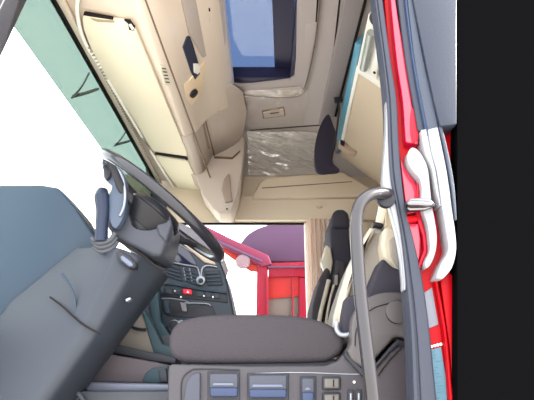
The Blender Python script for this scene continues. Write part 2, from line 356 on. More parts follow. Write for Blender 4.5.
tube('rib', [onP(x, y, vp, vn) for x, y in [(79, -8), (77, 10), (81, 32), (90, 52), (100, 67), (150, 150), (190, 214)]], .008, whitep, r_, 10)
ribm = mat('rib_grey', (150, 142, 132), .7)
bm = bmesh.new()
for k in range(60):
    a = V((-.808, 1.75+k*.026, CZ+1.412)); bmesh.ops.create_cube(bm, size=1, matrix=Matrix.Translation(a) @ Matrix.Diagonal((.012, .007, .006, 1)))
o = link('ribbing', bm, ribm, r_); o['kind'] = 'stuff'
# reflection in the tinted band, built as forked bars outside it
for i, (x, y) in enumerate([(86, 88), (126, 138)]):
    pz = onP(x, y, ws(1.3, 2)+wn*.05, wn)
    t = thing('sunshade_bracket', tuple(pz), ['forked dark bracket outside the tinted glass band, nearer the driver', 'forked dark bracket outside the tinted glass band, just above the steering wheel'][i], 'bracket', None)
    brm = mat('bracket_grey', (150, 150, 150), .5)
    q = lambda a, b2: onP(a, b2, ws(1.3, 2)+wn*.05, wn)
    s = .8 if i else 1
    tube('arm', [q(x-14*s, y+10*s), q(x-4*s, y-2*s), q(x+3*s, y-15*s)], .005, brm, t)
    tube('arm', [q(x-12*s, y+8*s), q(x, y+5*s), q(x+12*s, y+1*s)], .009, brm, t)

# ================================================================ UPPER BUNK
bk = thing('upper_bunk', (.8, 2.8, CZ+1.4), 'folded-up upper bunk with beige underside and teal foil edge behind the driver', 'bunk')
def bp(s, y, off=0):   # s along the tilted underside
    a = W(.552, y, 1.62); d = V((.302, 0, -.253)).normalized(); nn = V((-.253, 0, -.302)).normalized()
    return a+d*s+nn*off-V((.045*(3.34-y), 0, 0))
up = V((.253, 0, .302)).normalized()
slab('base_panel', [bp(.02, 2.2), bp(.62, 2.2), bp(.62, 3.26), bp(.02, 3.26)], up*.03, tan, bk, .006)
slab('front_rail', [bp(-.004, 2.2, .004), bp(.02, 2.2, .004), bp(.02, 3.1, .004), bp(-.004, 3.1, .004)], up*.04, whitep, bk, .003)
slab('mattress', [bp(-.045, 2.0), bp(-.002, 2.0), bp(-.002, 3.26), bp(-.045, 3.26)], up*.10, teal, bk, .01)
slab('end_rail', [bp(-.004, 2.16, .004), bp(.62, 2.16, .004), bp(.62, 2.21, .004), bp(-.004, 2.21, .004)], up*.04, whitep, bk, .004)
slab('hinge_plate', [bp(-.0, 1.76, .002), bp(.09, 1.76, .002), bp(.13, 2.17, .002), bp(-.0, 2.17, .002)], up*.02, whitep, bk, .004)
slab('cover', [bp(.09, 1.6, -.02), bp(.6, 1.6, -.02), bp(.6, 2.17, -.02), bp(.13, 2.17, -.02)], up*.02, tan, bk, .004)
tube('gas_strut', [bp(.045, 1.84, .02), bp(.05, 2.12, .02)], .022, mat('strut_grey', (176, 184, 182), .35, metal=.4), bk, k=0)
disc('pivot', bp(.06, 1.74, .01), V((-.253, 0, -.302)), .04, .02, mat('pivot_dark', (70, 60, 66), .5), bk)
for yy in (2.12, 1.86): disc('screw', bp(.11, yy, .002), V((-.253, 0, -.302)), .008, .004, darker, bk, 0, 12)
hd = prism('latch_handle', [(340, 137), (346, 133), (357, 139), (360, 147), (356, 153), (349, 152), (339, 145)], 3.02, 3.08, mat('latch_taupe', (186, 164, 146), .45), bk, .01)
prism('latch_button', [(341, 139), (345, 141), (344.5, 145.5), (340.5, 143.5)], 3.005, 3.03, darker, hd, .002)
# black folded net by the far end of bunk
nt_ = thing('storage_net', tuple(onY(325, 150, 2.78)), 'black folded storage net hanging beside the far end of the upper bunk', 'net')
prism('net', sm2([(328, 114), (333, 124), (336, 135), (334, 150), (333, 162), (340, 170), (330, 172), (319, 172), (315, 165), (315, 145), (320, 126)], 4, True), 2.76, 2.80, mat('black_net', (44, 40, 54), .9, bump=.5, scale=200), nt_, .012)
tube('cord', [onY(338, 98, 2.56), onY(339, 110, 2.56), onY(337, 128, 2.6), onY(334, 150, 2.74)], .006, darker, nt_)
prism('clip', [(334, 97), (342, 96), (343, 101), (335, 102)], 2.55, 2.57, darker, nt_, .003)
prism('pouch', [(329, 118), (337, 112), (338, 150), (333, 150)], 2.83, 2.86, liner, nt_, .01)

# ================================================================ CURTAIN
def curtain(x0, x1, y, z0, z1, n):
    bm = bmesh.new(); rows = []; N = n*10
    for k, z in enumerate([z0, (z0+z1)/2, z1]):
        r = []
        for i in range(N+1):
            a = i/N*n*2*math.pi; r.append(bm.verts.new(V((x0+(x1-x0)*i/N, y+.017*math.sin(a)+.002*math.sin(a*.37), CZ+z))))
        rows.append(r)
    for a, b2 in zip(rows, rows[1:]):
        for i in range(N): bm.faces.new((a[i], a[i+1], b2[i+1], b2[i]))
    geo = bmesh.ops.solidify(bm, geom=bm.faces[:], thickness=.003)
    return link('side_curtain', bm, curtm, None, 60)
tag(curtain(.292, .50, 3.318, -.1, 1.118, 6), 'gathered taupe side curtain hanging beside the passenger window', 'curtain')

# ================================================================ NEIGHBOURING TRUCK
tr = thing('truck', (0, 6.0, 0), 'red truck with violet roof fairing parked beyond the passenger window', 'truck')
YT = 5.4
prism('roof_fairing', sm2([(238, 247), (246, 236), (256, 229), (270, 224), (290, 218)], 4)+[(330, 212), (330, 262), (268, 262)], YT+.05, YT+.45, purple, tr, .02)
prism('body', [(268.5, 263), (330, 261), (330, 277), (300, 277), (300, 276), (268.5, 277)], YT, YT+2.2, redn, tr, .02)
prism('body', [(299, 277.2), (330, 277.2), (330, 420), (299, 420)], YT+.005, YT+2.2, redn, tr, .02)
prism('body', [(257, 262), (268, 262), (268, 420), (254, 420)], YT-.01, YT+2.2, redn, tr, .02)
prism('body', [(205, 345), (270, 345), (270, 440), (205, 440)], YT+.02, YT+2.2, redn, tr, .02)
prism('body', [(257, 318), (305, 318), (305, 330), (257, 330)], YT-.006, YT+.05, redn, tr, .02)
prism('roof_beam', [(196, 219), (206, 226), (232, 239), (268, 255), (272, 264), (262, 266), (205, 238)], YT-.04, YT+.25, mat('plum_trim', (100, 28, 56), .5), tr, .01)
prism('gutter', [(200, 232.5), (206, 234.5), (262, 260), (262, 262.5), (206, 237.5)], YT-.06, YT, mat('plum_dark', (70, 48, 74), .5), tr, .004)
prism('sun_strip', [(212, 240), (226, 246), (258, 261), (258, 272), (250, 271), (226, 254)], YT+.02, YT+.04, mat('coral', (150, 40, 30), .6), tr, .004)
wf = prism('side_window', [(268, 277), (299, 276), (299, 318), (268, 318)], YT+.06, YT+.08, mat('pane_beige', (96, 84, 80), .4), tr, .002)
prism('blind', [(268, 277.5), (299, 276.5), (299, 296), (268, 299)], YT+.03, YT+.055, orange, tr, .004)
prism('window_frame', [(266, 275.5), (268.2, 275.5), (268.2, 318), (266, 318)], YT-.03, YT+.06, redn, tr, .004)
prism('window_frame', [(292, 277), (293.5, 277), (293.5, 318), (292, 318)], YT-.0, YT+.055, redn, tr, .004)
prism('trim_line', [(268, 266.2), (330, 265.6), (330, 267.2), (268, 267.8)], YT-.03, YT+.02, mat('plum_dark', (70, 48, 74), .5), tr, .003)
disc('mirror', onY(243, 262, YT-.02), (0, -1, 0), .085, .03, mat('mirror_rose', (120, 96, 104), .4), tr, .01)
prism('mirror_arm', [(249, 256), (262, 264), (262, 268), (248, 262)], YT, YT+.02, redn, tr, .003)

# ================================================================ DASHBOARD
d = thing('dashboard', (-.5, 2.5, CZ+.3), 'dark blue-grey dashboard with centre vents, switches and red hazard button', 'dashboard')
prism('end_panel', [(-120, 186), (40, 184), (58, 187), (76, 208), (97, 239), (112, 262), (90, 312), (60, 345), (30, 330), (-120, 330)], 1.66, 1.80, dashm, d, .012)
# long body under the windscreen
body = [(-1.22, .30), (-1.05, .42), (-.72, .44), (-.64, .38), (-.75, .12), (-.9, -.02), (-1.22, -.02)]
slab('body', [W(x, 1.78, z) for x, z in body], (0, 1.56, 0), dashb, d, .02)
Yd = 2.20
prism('centre_stack', [(138, 262), (150, 245), (168, 233), (188, 236), (207, 250), (220, 261), (226, 276), (231, 298), (235, 318), (240, 345), (180, 352), (158, 345), (150, 320), (141, 292)], Yd, 2.56, dashb, d, .012)
prism('instrument_hood', [(166, 226), (180, 222), (200, 232), (222, 250), (218, 262), (205, 254), (184, 240), (168, 236)], Yd+.05, 2.7, mat('hood_grey', (120, 116, 122), .4), d, .01)
prism('leather_pad', [(182, 243), (192, 243), (213, 257), (216, 265), (204, 262)], Yd-.015, Yd+.05, mat('pad_beige', (186, 168, 150), .5), d, .006)
Z = Yd-.004
prism('display', [(163, 255), (170, 241), (186, 246), (196, 262), (197, 267), (180, 264)], Z, Yd+.02, mat('display_black', (28, 28, 50), .15, coat=.5), d, .003)
def strip(px, r=.0035, m=silver, nm='trim_strip', Y=None): return tube(nm, [onY(x, y, Y or Z-.002) for x, y in px], r, m, d, 8, k=4)
strip([(162, 257), (167, 261), (182, 264.5), (196, 267), (199, 272), (201, 281)], .005)
strip([(217, 267), (208, 265.5), (203, 268), (201.5, 274), (201, 281)], .005)
strip([(170, 240), (176, 242), (190, 251), (204, 258), (216, 265)], .003)
disc('start_knob', onY(201, 281, Z), (0, -1, 0), .021, .02, silver, d); disc('start_knob_cap', onY(201, 281, Z-.018), (0, -1, 0), .012, .008, darker, d)
for a, b2 in (((163, 262), (180, 266)), ((182, 267), (198, 271)), ((204, 271), (220, 270))):   # vents
    fr_ = prism('air_vent', [(a[0], a[1]), (b2[0], b2[1]), (b2[0]+3, b2[1]+15), (a[0]+3, a[1]+14)], Z, Yd+.02, darker, d, .003)
    for k in range(4):
        t_ = (k+.5)/4
        prism('vent_slat', [(a[0]+1+3*t_, a[1]+14*t_), (b2[0]+3*t_-1, b2[1]+15*t_), (b2[0]+3*t_-1, b2[1]+15*t_+1.6), (a[0]+1+3*t_, a[1]+14*t_+1.6)], Z-.006, Yd, dashm, fr_, .001)
for x in (184.5, 190.5): strip([(x-1, 268), (x+1.5, 281)], .003, silver)
strip([(154, 283), (175, 285), (200, 289.5), (227, 293)], .0045, dashm)
sw = prism('switch_row', [(155, 286), (200, 291), (227, 295), (228, 303), (200, 300), (157, 296)], Z, Yd+.02, darker, d, .003)
prism('hazard_button', [(183, 288.6), (191.5, 289.6), (192, 294.6), (183.5, 293.6)], Z-.008, Yd, hazard, sw, .002)
prism('hazard_mark', [(186.5, 292.6), (187.7, 290.2), (189, 292.9)], Z-.0095, Z-.006, whitep, sw, 0)
for x, y in ((161, 289), (169, 290), (177, 290.6), (200, 292.5), (208, 293.6), (216, 294.6)):
    bq = prism('switch', [(x-2.8, y-1.4), (x+2.8, y-.8), (x+3, y+4.2), (x-2.6, y+3.6)], Z-.006, Yd, dashb, sw, .0015)
for x, y in ((181, 297), (204, 296), (175, 291), (213, 297)):
    disc('indicator_mark', onY(x, y, Z-.008), (0, -1, 0), .004, .003, whitep, sw, 0, 10)
strip([(157, 299), (170, 298.5), (186, 301), (190, 304)], .003)
prism('cup_recess', [(158, 299), (168, 297.5), (186, 301), (190, 307), (206, 304), (213, 307), (216, 316), (190, 318), (166, 316), (160, 308)], Z, Yd+.03, darker, d, .003)
prism('recess_divider', [(163, 300), (168, 300), (170, 314), (165, 313)], Z-.01, Yd, dashm, d, .003)
prism('recess_divider', [(180, 302), (186, 303), (187, 312), (182, 311)], Z-.01, Yd, mat('hood_grey', (120, 116, 122), .4), d, .003)
strip([(184, 303), (206, 303.5), (211, 306)], .0035)
disc('rotary_knob', onY(174.5, 326, Z-.015), (0, -1, 0), .022, .03, darker, d); disc('rotary_ring', onY(174.5, 326, Z-.008), (0, -1, 0), .027, .01, silver, d)
disc('rotary_ring', onY(181, 324, Z-.004), (0, -1, 0), .017, .008, silver, d)
tube('side_bolster', [onY(x, y, 2.12) for x, y in [(142, 272), (145, 300), (149, 325), (157, 341), (172, 349), (190, 350)]], .016, mat('bolster_plum', (74, 68, 84), .4), d, 12)
prism('side_face', [(141, 272), (158, 285), (160, 320), (176, 345), (160, 344), (149, 328)], 2.14, 2.25, mat('stack_side_teal', (56, 76, 84), .5, bump=.05), d, .006)

# lower tunnel / knee panels
k = thing('tunnel_console', (-.5, 2.0, CZ-.1), 'grey moulded lower console and engine tunnel trim below the dashboard', 'console')
prism('upper_cover', [(106, 346), (122, 318), (138, 300), (146, 318), (158, 356), (150, 362)], 2.03, 2.095, mat('cover_stone', (126, 119, 112), .6), k, .01)
prism('teal_panel', [(138, 300), (150, 320), (162, 344), (176, 348), (176, 362), (156, 362)], 2.02, 2.09, mat('stack_side_teal', (56, 76, 84), .5), k, .006)
prism('under_panel', [(70, 336), (205, 336), (205, 460), (60, 460)], 2.10, 2.13, dark, k, .002)
tube('cable', [onY(x, y, 2.02) for x, y in [(123, 317), (127, 321), (134, 328), (146, 330)]], .006, darker, k)
prism('rail', [(98, 341), (106, 342), (150, 352), (176, 357), (176, 364), (150, 361), (92, 349)], 1.98, 2.09, dark, k, .006)
prism('side_cover', [(78, 382), (92, 351), (150, 361), (168, 365), (176, 372), (176, 384)], 1.90, 2.07, mat('side_cover_grey', (98, 90, 94), .6, bump=.1, scale=400), k, .008)
prism('recess', [(142, 380), (146, 373), (152, 368), (168, 366), (169, 383), (146, 383)], 1.885, 1.92, mat('stack_side_teal', (56, 76, 84), .5), k, .004)
prism('bracket', [(158, 370), (166, 368), (168, 382), (160, 382)], 1.87, 1.90, grey, k, .004)
prism('tread_strip', [(70, 382), (176, 384), (176, 391), (92, 393)], 1.78, 2.1, mat('tread_grey', (104, 108, 122), .35, metal=.2), k, .006)
prism('base', [(60, 391), (176, 391), (176, 460), (20, 460)], 1.72, 2.1, dark, k, .006)
tube('base_seam', [onY(x, y, 1.70) for x, y in [(71, 385), (84, 402), (92, 425)]], .008, dark, k)

# ================================================================ STEERING COLUMN + WHEEL
s = thing('steering_column', (-.6, 1.65, CZ), 'grey steering column shroud sloping down left from the wheel', 'steering column')
# shroud with a ridge: lit upper-left face and lower-right face
A = [onY(x, y, 1.62) for x, y in [(77, 246), (10, 300), (-90, 440)]]
Rg = [onY(x, y, 1.50) for x, y in [(118, 246), (74, 345), (10, 440)]]
R2 = [onY(x, y, 1.52) for x, y in [(140, 255), (90, 345), (24, 440)]]
Bq = [onY(x, y, 1.64) for x, y in [(164, 269), (110, 342), (36, 440)]]
bm = bmesh.new(); cols = [[bm.verts.new(p) for p in q] for q in (A, Rg, R2, Bq)]
back = [[bm.verts.new(p+V((0, .12, 0))) for p in q] for q in (A, Bq)]
for a, b2 in zip(cols, cols[1:]):
    for i in range(2): bm.faces.new((a[i], a[i+1], b2[i+1], b2[i]))
for i in range(2):
    bm.faces.new((cols[0][i], cols[0][i+1], back[0][i+1], back[0][i])); bm.faces.new((cols[3][i], cols[3][i+1], back[1][i+1], back[1][i]))
    bm.faces.new((back[0][i], back[0][i+1], back[1][i+1], back[1][i]))
for i in (0, 2): bm.faces.new((cols[0][i], cols[1][i], cols[2][i], cols[3][i], back[1][i], back[0][i]))
bmesh.ops.recalc_face_normals(bm, faces=bm.faces)
bmesh.ops.bevel(bm, geom=[e for e in bm.edges if e.calc_face_angle(0) > .2], offset=.014, segments=3, profile=.5, affect='EDGES')
link('shroud', bm, mat('shroud_grey', (50, 54, 62), .45, bump=.1, scale=600), s)
prism('upper_shroud', [(108, 212), (126, 196), (150, 196), (166, 206), (171, 220), (168, 238), (161, 256), (152, 256), (118, 240), (106, 226)], 1.54, 1.74, mat('upper_shroud_grey', (58, 60, 68), .45, bump=.08, scale=500), s, .014)
prism('shroud_flap', [(160, 203), (168, 209), (172, 224), (166, 242), (158, 234), (155, 222)], 1.53, 1.6, mat('upper_shroud_grey', (58, 60, 68), .45), s, .01)
tube('shroud_seam', [onY(x, y, 1.515) for x, y in [(112, 232), (118, 240), (140, 254), (158, 268), (165, 270)]], .004, gap, s, 8)
rc = prism('release_recess', [(115.5, 252), (120, 250), (130, 256), (136, 263), (135, 268), (129, 268), (119, 261)], 1.49, 1.53, darker, s, .005)
prism('release_button', [(120, 256), (123, 255), (132, 262), (133.5, 266), (129, 266.5), (121, 260)], 1.482, 1.5, satin, rc, .004)
tube('seam_line', [onY(x, y, y1) for x, y, y1 in [(50, 297, 1.56), (62, 306, 1.54), (74, 317, 1.515), (84, 325, 1.497), (100, 334, 1.505)]], .003, gap, s, 8)
tube('edge_wire', [onY(x, y, 1.535) for x, y in [(62, 274), (70, 286), (75, 300), (75, 313)]], .004, dashm, s, 8)
prism('badge', [(125, 299), (130, 297), (131, 299), (126, 302)], 1.545, 1.57, silver, s, .002)
# stalk
stk = thing('column_lever', tuple(onY(103, 240, 1.5)), 'thick black column lever standing up beside the steering column', 'lever')
tube('lever', [onY(x, y, 1.50) for x, y in [(101, 242), (102, 225), (103, 210), (102, 196), (103, 189)]], [.023, .020, .022, .025, .015], mat('lever_blue_black', (30, 38, 56), .35), stk, 16)
for q in range(3): tube('boot_ring', [onY(x, y+q*4.0, 1.50+.01*q) for x, y in [(92+q, 238), (99+q, 243), (110+q, 240), (115+q, 233)]], .009, [dark, grey, dark][q], stk, 10)
# wheel
cw = onY(161, 208, 1.60); nw = V((.615, 0.0, .788)).normalized()
uw = V((.788, 0, -.615)); vw = V((0, 1, 0)); RW = .276
sw_ = thing('steering_wheel', tuple(cw), 'black leather steering wheel with silver spokes', 'steering wheel')
def wp(a, r, h=0): return cw+uw*math.cos(a)*r+vw*math.sin(a)*r+nw*h
tube('rim', [wp(2*math.pi*i/64, RW) for i in range(64)], .0185, mat('wheel_leather', (30, 30, 36), .3, coat=.4), sw_, 16, closed=True, up=nw)
def disk_w(nm, h0, h1, r0, r1, m, sx=1):
    bm = bmesh.new(); N = 32
    a = [bm.verts.new(wp(2*math.pi*i/N, r0, h0)) for i in range(N)]; b2 = [bm.verts.new(wp(2*math.pi*i/N, r1, h1)) for i in range(N)]
    for i in range(N): bm.faces.new((a[i], a[(i+1) % N], b2[(i+1) % N], b2[i]))
    bm.faces.new(a[::-1]); bm.faces.new(b2)
    bmesh.ops.recalc_face_normals(bm, faces=bm.faces)
    bmesh.ops.bevel(bm, geom=[e for e in bm.edges if e.calc_face_angle(0) > .5], offset=.008, segments=3, profile=.5, affect='EDGES')
    return link(nm, bm, m, sw_)
hubm = mat('hub_black', (22, 22, 27), .35)
disk_w('hub', -.10, -.03, .075, .11, hubm); disk_w('airbag_cover', -.03, .0, .11, .085, hubm)
hb = disk_w('hub_cover', -.125, -.09, .055, .08, mat('hub_dark', (24, 25, 32), .25))
for a in (2.4, -2.4, 1.1):
    tube('spoke', [wp(a, .08, -.05), wp(a, .15, -.045), wp(a, .22, -.015), wp(a, RW, 0)], [.018, .015, .012, .010], darker, sw_, 12, flat=.6, up=nw)
prism('spoke_fairing', sm2([(103, 165), (106, 160), (118, 166), (124, 176), (126, 192), (124, 214), (116, 228), (110, 222), (107, 200), (112, 186), (104, 178)], 3, True), 1.50, 1.535, mat('fairing_blue', (66, 76, 92), .45), sw_, .01)
tube('fairing_edge', [onY(x, y, 1.495) for x, y in [(106, 162), (116, 168), (122, 177), (125, 192), (124, 206), (120, 216)]], .005, silver, sw_, 8)
prism('switch_pad', [(102, 167), (104, 164), (111, 168), (110, 176), (106, 180)], 1.485, 1.51, darker, sw_, .004)

# ================================================================ DRIVER'S SEAT
ds = thing('driver_seat', (0, 1.75, CZ-.45), "driver's seat with dark grey cloth cushion and levers along its side panel", 'seat')
def cushion():
    px = sm2([(169, 350), (168.5, 338), (173, 327), (185, 319), (212, 314.5), (255, 314), (295, 315.5), (322, 321), (338, 330), (344.5, 341), (340, 354), (326, 362)], 3)+[(300, 363), (250, 363.5), (205, 364), (185, 363), (173, 358)]
    return prism('cushion', px, 1.50, 2.0, fabric, ds, .020, 5)
cushion()
side = [(168, 366), (172, 364), (250, 366), (325, 365.5), (338, 361), (347, 350), (353, 345), (400, 380), (402, 460), (166, 460)]
sp = prism('side_panel', side, 1.465, 1.56, mat('seat_panel_grey', (61, 58, 62), .5, bump=.1, scale=600), ds, .008)
box('suspension_base', (-.22, 1.56, CZ-.45), (.25, 1.95, CZ+.03), darker, ds, .01)
box('seat_pan', (-.24, 1.52, CZ+.0), (.27, 1.98, CZ+.06), darker, ds, .01)
tube('panel_seam', [onY(x, y, 1.464) for x, y in [(181, 400), (182, 380), (190, 371), (200, 369), (240, 370)]], .0022, darker, sp, 8)
tube('panel_seam', [onY(x, y, 1.464) for x, y in [(255, 373.5), (300, 372.5), (345, 374), (362, 374)]], .0015, silver, sp, 8)
def lever(x0, x1, y0, y1, m=satin):
    r = prism('lever_recess', [(x0, y0), (x1, y0), (x1, 430), (x0, 430)], 1.461, 1.47, darker, sp, .003)
    l = prism('adjust_lever', [(x0+2, y0+2), (x1-2, y0+2), (x1-2, y0+17), (x0+2, y0+17)], 1.448, 1.47, mat('lever_dusk', (58, 60, 70), .35), sp, .005)
    prism('lever_lip', [(x0+2, y0+16), (x1-2, y0+16), (x1-2.5, y1), (x0+2.5, y1)], 1.443, 1.47, mat('lever_blue', (44, 54, 80), .3), sp, .006)
    if x1-x0 > 15: prism('lever_notch', [(x0+6, y0+11.5), (x1-7, y0+11.5), (x1-6, y0+14), (x0+5, y0+14)], 1.445, 1.46, satin, sp, .001)
lever(207.5, 240, 371.5, 397); lever(247, 289, 373, 398); lever(300, 316.5, 376, 405)
prism('height_lever', sm2([(184, 400), (186, 385), (191, 376), (198, 372.5)], 4)+[(200, 373), (199.5, 430), (184, 430)], 1.452, 1.47, mat('lever_dusk', (58, 60, 70), .35), sp, .005)
def rocker(x0, x1, y0, y1):
    r = prism('switch_bezel', [(x0, y0), (x1, y0), (x1, y1), (x0, y1)], 1.457, 1.47, darker, sp, .005)
    b_ = prism('rocker_switch', [(x0+2, y0+2), (x1-2, y0+2), (x1-2, y1-2), (x0+2, y1-2)], 1.450, 1.468, mat('switch_stone', (88, 83, 79), .4), sp, .003)
    prism('switch_mark', [(x1-8, y0+3), (x1-6.8, y0+3), (x1-6.8, y1-3), (x1-8, y1-3)], 1.4485, 1.46, gap, sp, 0)
rocker(322.5, 341, 376.5, 390); rocker(322.5, 341, 392.5, 406)
for x in (348, 356): 
    prism('switch_bezel', [(x, 390), (x+6, 389.5), (x+6, 420), (x, 420)], 1.457, 1.47, darker, sp, .003)
    prism('rocker_switch', [(x+2, 393), (x+4, 393), (x+4, 402), (x+2, 402)], 1.450, 1.468, silver, sp, .002)
disc('indicator_dot', onY(354, 382, 1.466), (0, -1, 0), .0035, .004, whitep, sp, 0, 12)
# backrest
bkr = prism('backrest', [(373, 224), (384, 228), (392, 236), (398, 258), (404, 300), (400, 350), (352, 350), (337, 330), (338, 316), (345, 292), (356, 260), (366, 238)], 1.60, 1.98, fabric2, ds, .025, 4)
prism('backrest_bolster', [(371, 226), (376, 230), (364, 250), (354, 276), (348, 300), (345, 326), (337, 326), (338, 312), (343, 292), (352, 262), (363, 240)], 1.57, 1.70, ivory, ds, .010)  # white highlight on the bolster front, put into the ivory colour
prism('side_bolster', [(384, 228), (390, 226), (402, 232), (414, 262), (420, 296), (404, 296), (392, 268), (384, 256), (382, 244)], 1.53, 1.66, ivory, ds, .012)
prism('lower_bolster', [(383, 257), (392, 266), (408, 272), (420, 276), (420, 310), (362, 312), (368, 292), (376, 272)], 1.50, 1.62, fdark, ds, .012)
prism('side_inset', [(389, 240), (394, 236), (402, 244), (409, 264), (408, 272), (398, 268), (391, 256)], 1.522, 1.56, fabric2, ds, .006)
prism('buckle', [(346, 297), (356, 294), (362, 300), (356, 330), (349, 336), (341, 332), (343, 314)], 1.49, 1.56, fdark, ds, .008)
tube('buckle_ring', [onY(x, y, 1.485) for x, y in [(337, 322), (336.5, 329), (341, 334.5), (350, 334), (357, 326)]], .008, silver, ds, 10)
# recliner housing
rh = prism('recliner_housing', sm2([(352, 345), (351, 330), (354, 314), (364, 300), (380, 293), (398, 292), (412, 297), (424, 312), (426, 335), (416, 342), (398, 336), (388, 345)], 3)+[(376, 358), (364, 368), (352, 360), (347, 350)], 1.44, 1.53, mat('housing_taupe', (78, 74, 75), .5, bump=.1, scale=600), ds, .010)
disc('pivot_cap', onY(397, 312, 1.438), (0, -1, 0), .034, .006, mat('housing_taupe', (78, 74, 75), .5), rh, .003)
bm_ = [onY(397+10.8*math.cos(a*math.pi/16), 312+11.6*math.sin(a*math.pi/16), 1.4385) for a in range(32)]
tube('cap_groove', bm_, .0016, gap, rh, 6, closed=True)
tube('housing_groove', [onY(x, y, 1.439) for x, y in [(355, 346), (356, 332), (362, 318), (374, 308), (390, 303)]], .0016, gap, rh, 6)
prism('housing_edge', [(345, 351), (352, 358), (366, 372), (378, 361), (389, 348), (398, 339), (416, 345), (426, 338), (426, 345), (414, 350), (399, 345), (391, 352), (366, 380), (344, 356)], 1.448, 1.5, darker, ds, .004)
prism('seat_shell', [(366, 380), (390, 350), (400, 344), (414, 349), (428, 344), (432, 470), (360, 470)], 1.455, 1.60, mat('shell_grey', (58, 53, 57), .6, bump=.2, scale=500), ds, .010)
tube('shell_crease', [onY(x, y, 1.453) for x, y in [(364, 382), (372, 372), (384, 357), (395, 346)]], .0022, gap, ds, 6)
tube('shell_crease', [onY(x, y, 1.453) for x, y in [(378, 376), (388, 362), (401, 348)]], .0018, gap, ds, 6)
# belt
bt = thing('seat_belt', tuple(onY(380, 210, 1.45)), "pale seat belt strap above the driver's backrest", 'seat belt')
prism('strap', [(381, 192), (389, 192), (386, 212), (383, 226), (375, 225), (378, 212)], 1.62, 1.63, mat('belt_cream', (222, 206, 182), .8, bump=.2), bt, .002)
prism('belt_guide', [(374, 221), (384, 223.5), (383.5, 227), (373.5, 225)], 1.59, 1.625, darker, bt, .004)
prism('strap_edge', [(388, 188), (395, 188), (396, 226), (391, 231), (386, 226)], 1.64, 1.67, mat('belt_sand', (206, 190, 160), .6), bt, .004)

# ================================================================ PASSENGER SEAT
ps_ = thing('passenger_seat', (.4, 2.8, CZ-.45), 'black passenger seat with pale bolster piping, seen past the driver seat', 'seat')
prism('backrest', [(330, 224), (349, 224), (352, 262), (351, 292), (345, 345), (322, 345), (324, 300), (328, 270), (331, 250)], 2.62, 3.0, fdark, ps_, .022)
prism('headrest', [(331, 228), (332, 214), (336, 209), (344, 208.5), (349, 213), (350.5, 228)], 2.60, 2.98, fdark, ps_, .02)
prism('side_bolster', [(336, 258), (346, 262), (347, 290), (340, 345), (327, 345), (330, 310), (333, 285)], 2.56, 2.68, fabric, ps_, .02)
prism('front_bolster', [(320, 278), (326, 266), (331, 270), (327, 300), (322, 345), (310, 345), (313, 305)], 2.58, 2.98, fabric, ps_, .02)
prism('bolster_inset', [(326, 244), (331, 248), (333, 262), (331, 274), (325, 272), (321, 262)], 2.59, 2.66, ivory, ps_, .01)  # highlight on the seat bolster, built as an ivory piece
tube('piping', [onY(x, y, 2.555) for x, y in [(329, 280), (325, 296), (321, 312), (318, 330)]], .012, ivory, ps_, 8)
tube('piping', [onY(x, y, 2.550) for x, y in [(334, 285), (330, 300), (327, 316), (325, 332)]], .007, ivory, ps_, 8)
tg = prism('care_tag', [(333.5, 273), (339, 272.5), (338.5, 287), (333, 286.5)], 2.545, 2.57, darker, ps_, .003)
prism('tag_face', [(334.8, 275), (338, 274.7), (337.5, 285), (334.3, 284.8)], 2.54, 2.56, fabric2, tg, .001)
prism('cushion', [(240, 330), (345, 330), (345, 356), (240, 356)], 2.62, 3.02, fabric, ps_, .03)
box('base', (-.05, 2.7, CZ-.45), (.35, 2.95, CZ+.2), darker, ps_, .01)

# ================================================================ DOOR PILLAR, SEAL, STRIKER
Lx = [(373, -25), (375, 0), (383, 60), (387, 100), (388.5, 140), (391, 178), (397, 208), (402, 240), (405, 270), (408, 300), (411, 340), (413, 400), (416, 470)]
Rx = [(380, -25), (383, 0), (391, 60), (397, 100), (399, 140), (402, 178), (406, 208), (414, 240), (421, 270), (426, 300), (431, 340), (437, 400), (444, 470)]
def band(L, R, Y0, Y1, name, m, parent=None, bev=.004, k=4):
    return prism(name, sm2(L, k)+sm2(R, k)[::-1], Y0, Y1, m, parent, bev)
def off(L, R, a, b2): return [((1-a)*l[0]+a*r[0], l[1]) for l, r in zip(L, R)], [((1-b2)*l[0]+b2*r[0], l[1]) for l, r in zip(L, R)]
sl_ = thing('door_seal', tuple(onY(408, 300, 1.25)), 'grey rubber door seal running down the edge of the doorway', 'door seal')
band(Lx, Rx, 1.235, 1.30, 'seal_base', rubber, sl_, .005)
for a, b2, m in ((.04, .22, rubber), (.34, .96, rubber)):
    l_, r2 = off(Lx, Rx, a, b2); band(l_, r2, 1.229, 1.25, 'seal_lip', m, sl_, .004)
Le = [(386.5, 96), (386.5, 125), (385, 150), (383, 178), (386, 192), (392, 212), (399, 240), (403, 268), (404, 290)]
Re = [(388.5, 96), (390, 125), (390.5, 150), (393, 178), (397, 196), (400, 212), (404, 240), (406, 268), (406, 290)]
band(Le, Re, 1.24, 1.275, 'edge_trim', pale, sl_, .003)  # highlight along the seal edge, built as a pale band
# body side: everything right of the seal, at Y ~1.2-1.3
P = thing('door_pillar', tuple(onY(420, 300, 1.27)), 'red painted door pillar of the cab with stepped rebate', 'door pillar')
full = [(384, -40), (392, 60), (398, 100), (400, 140), (403, 178), (407, 208), (415, 240), (422, 270), (427, 300), (432, 340), (438, 400), (445, 480), (457, 480), (457, -40)]
prism('base_panel', [(x-3, y) for x, y in full[:-2]]+[(457, 480), (457, -40)], 1.255, 1.33, red, P, .004)
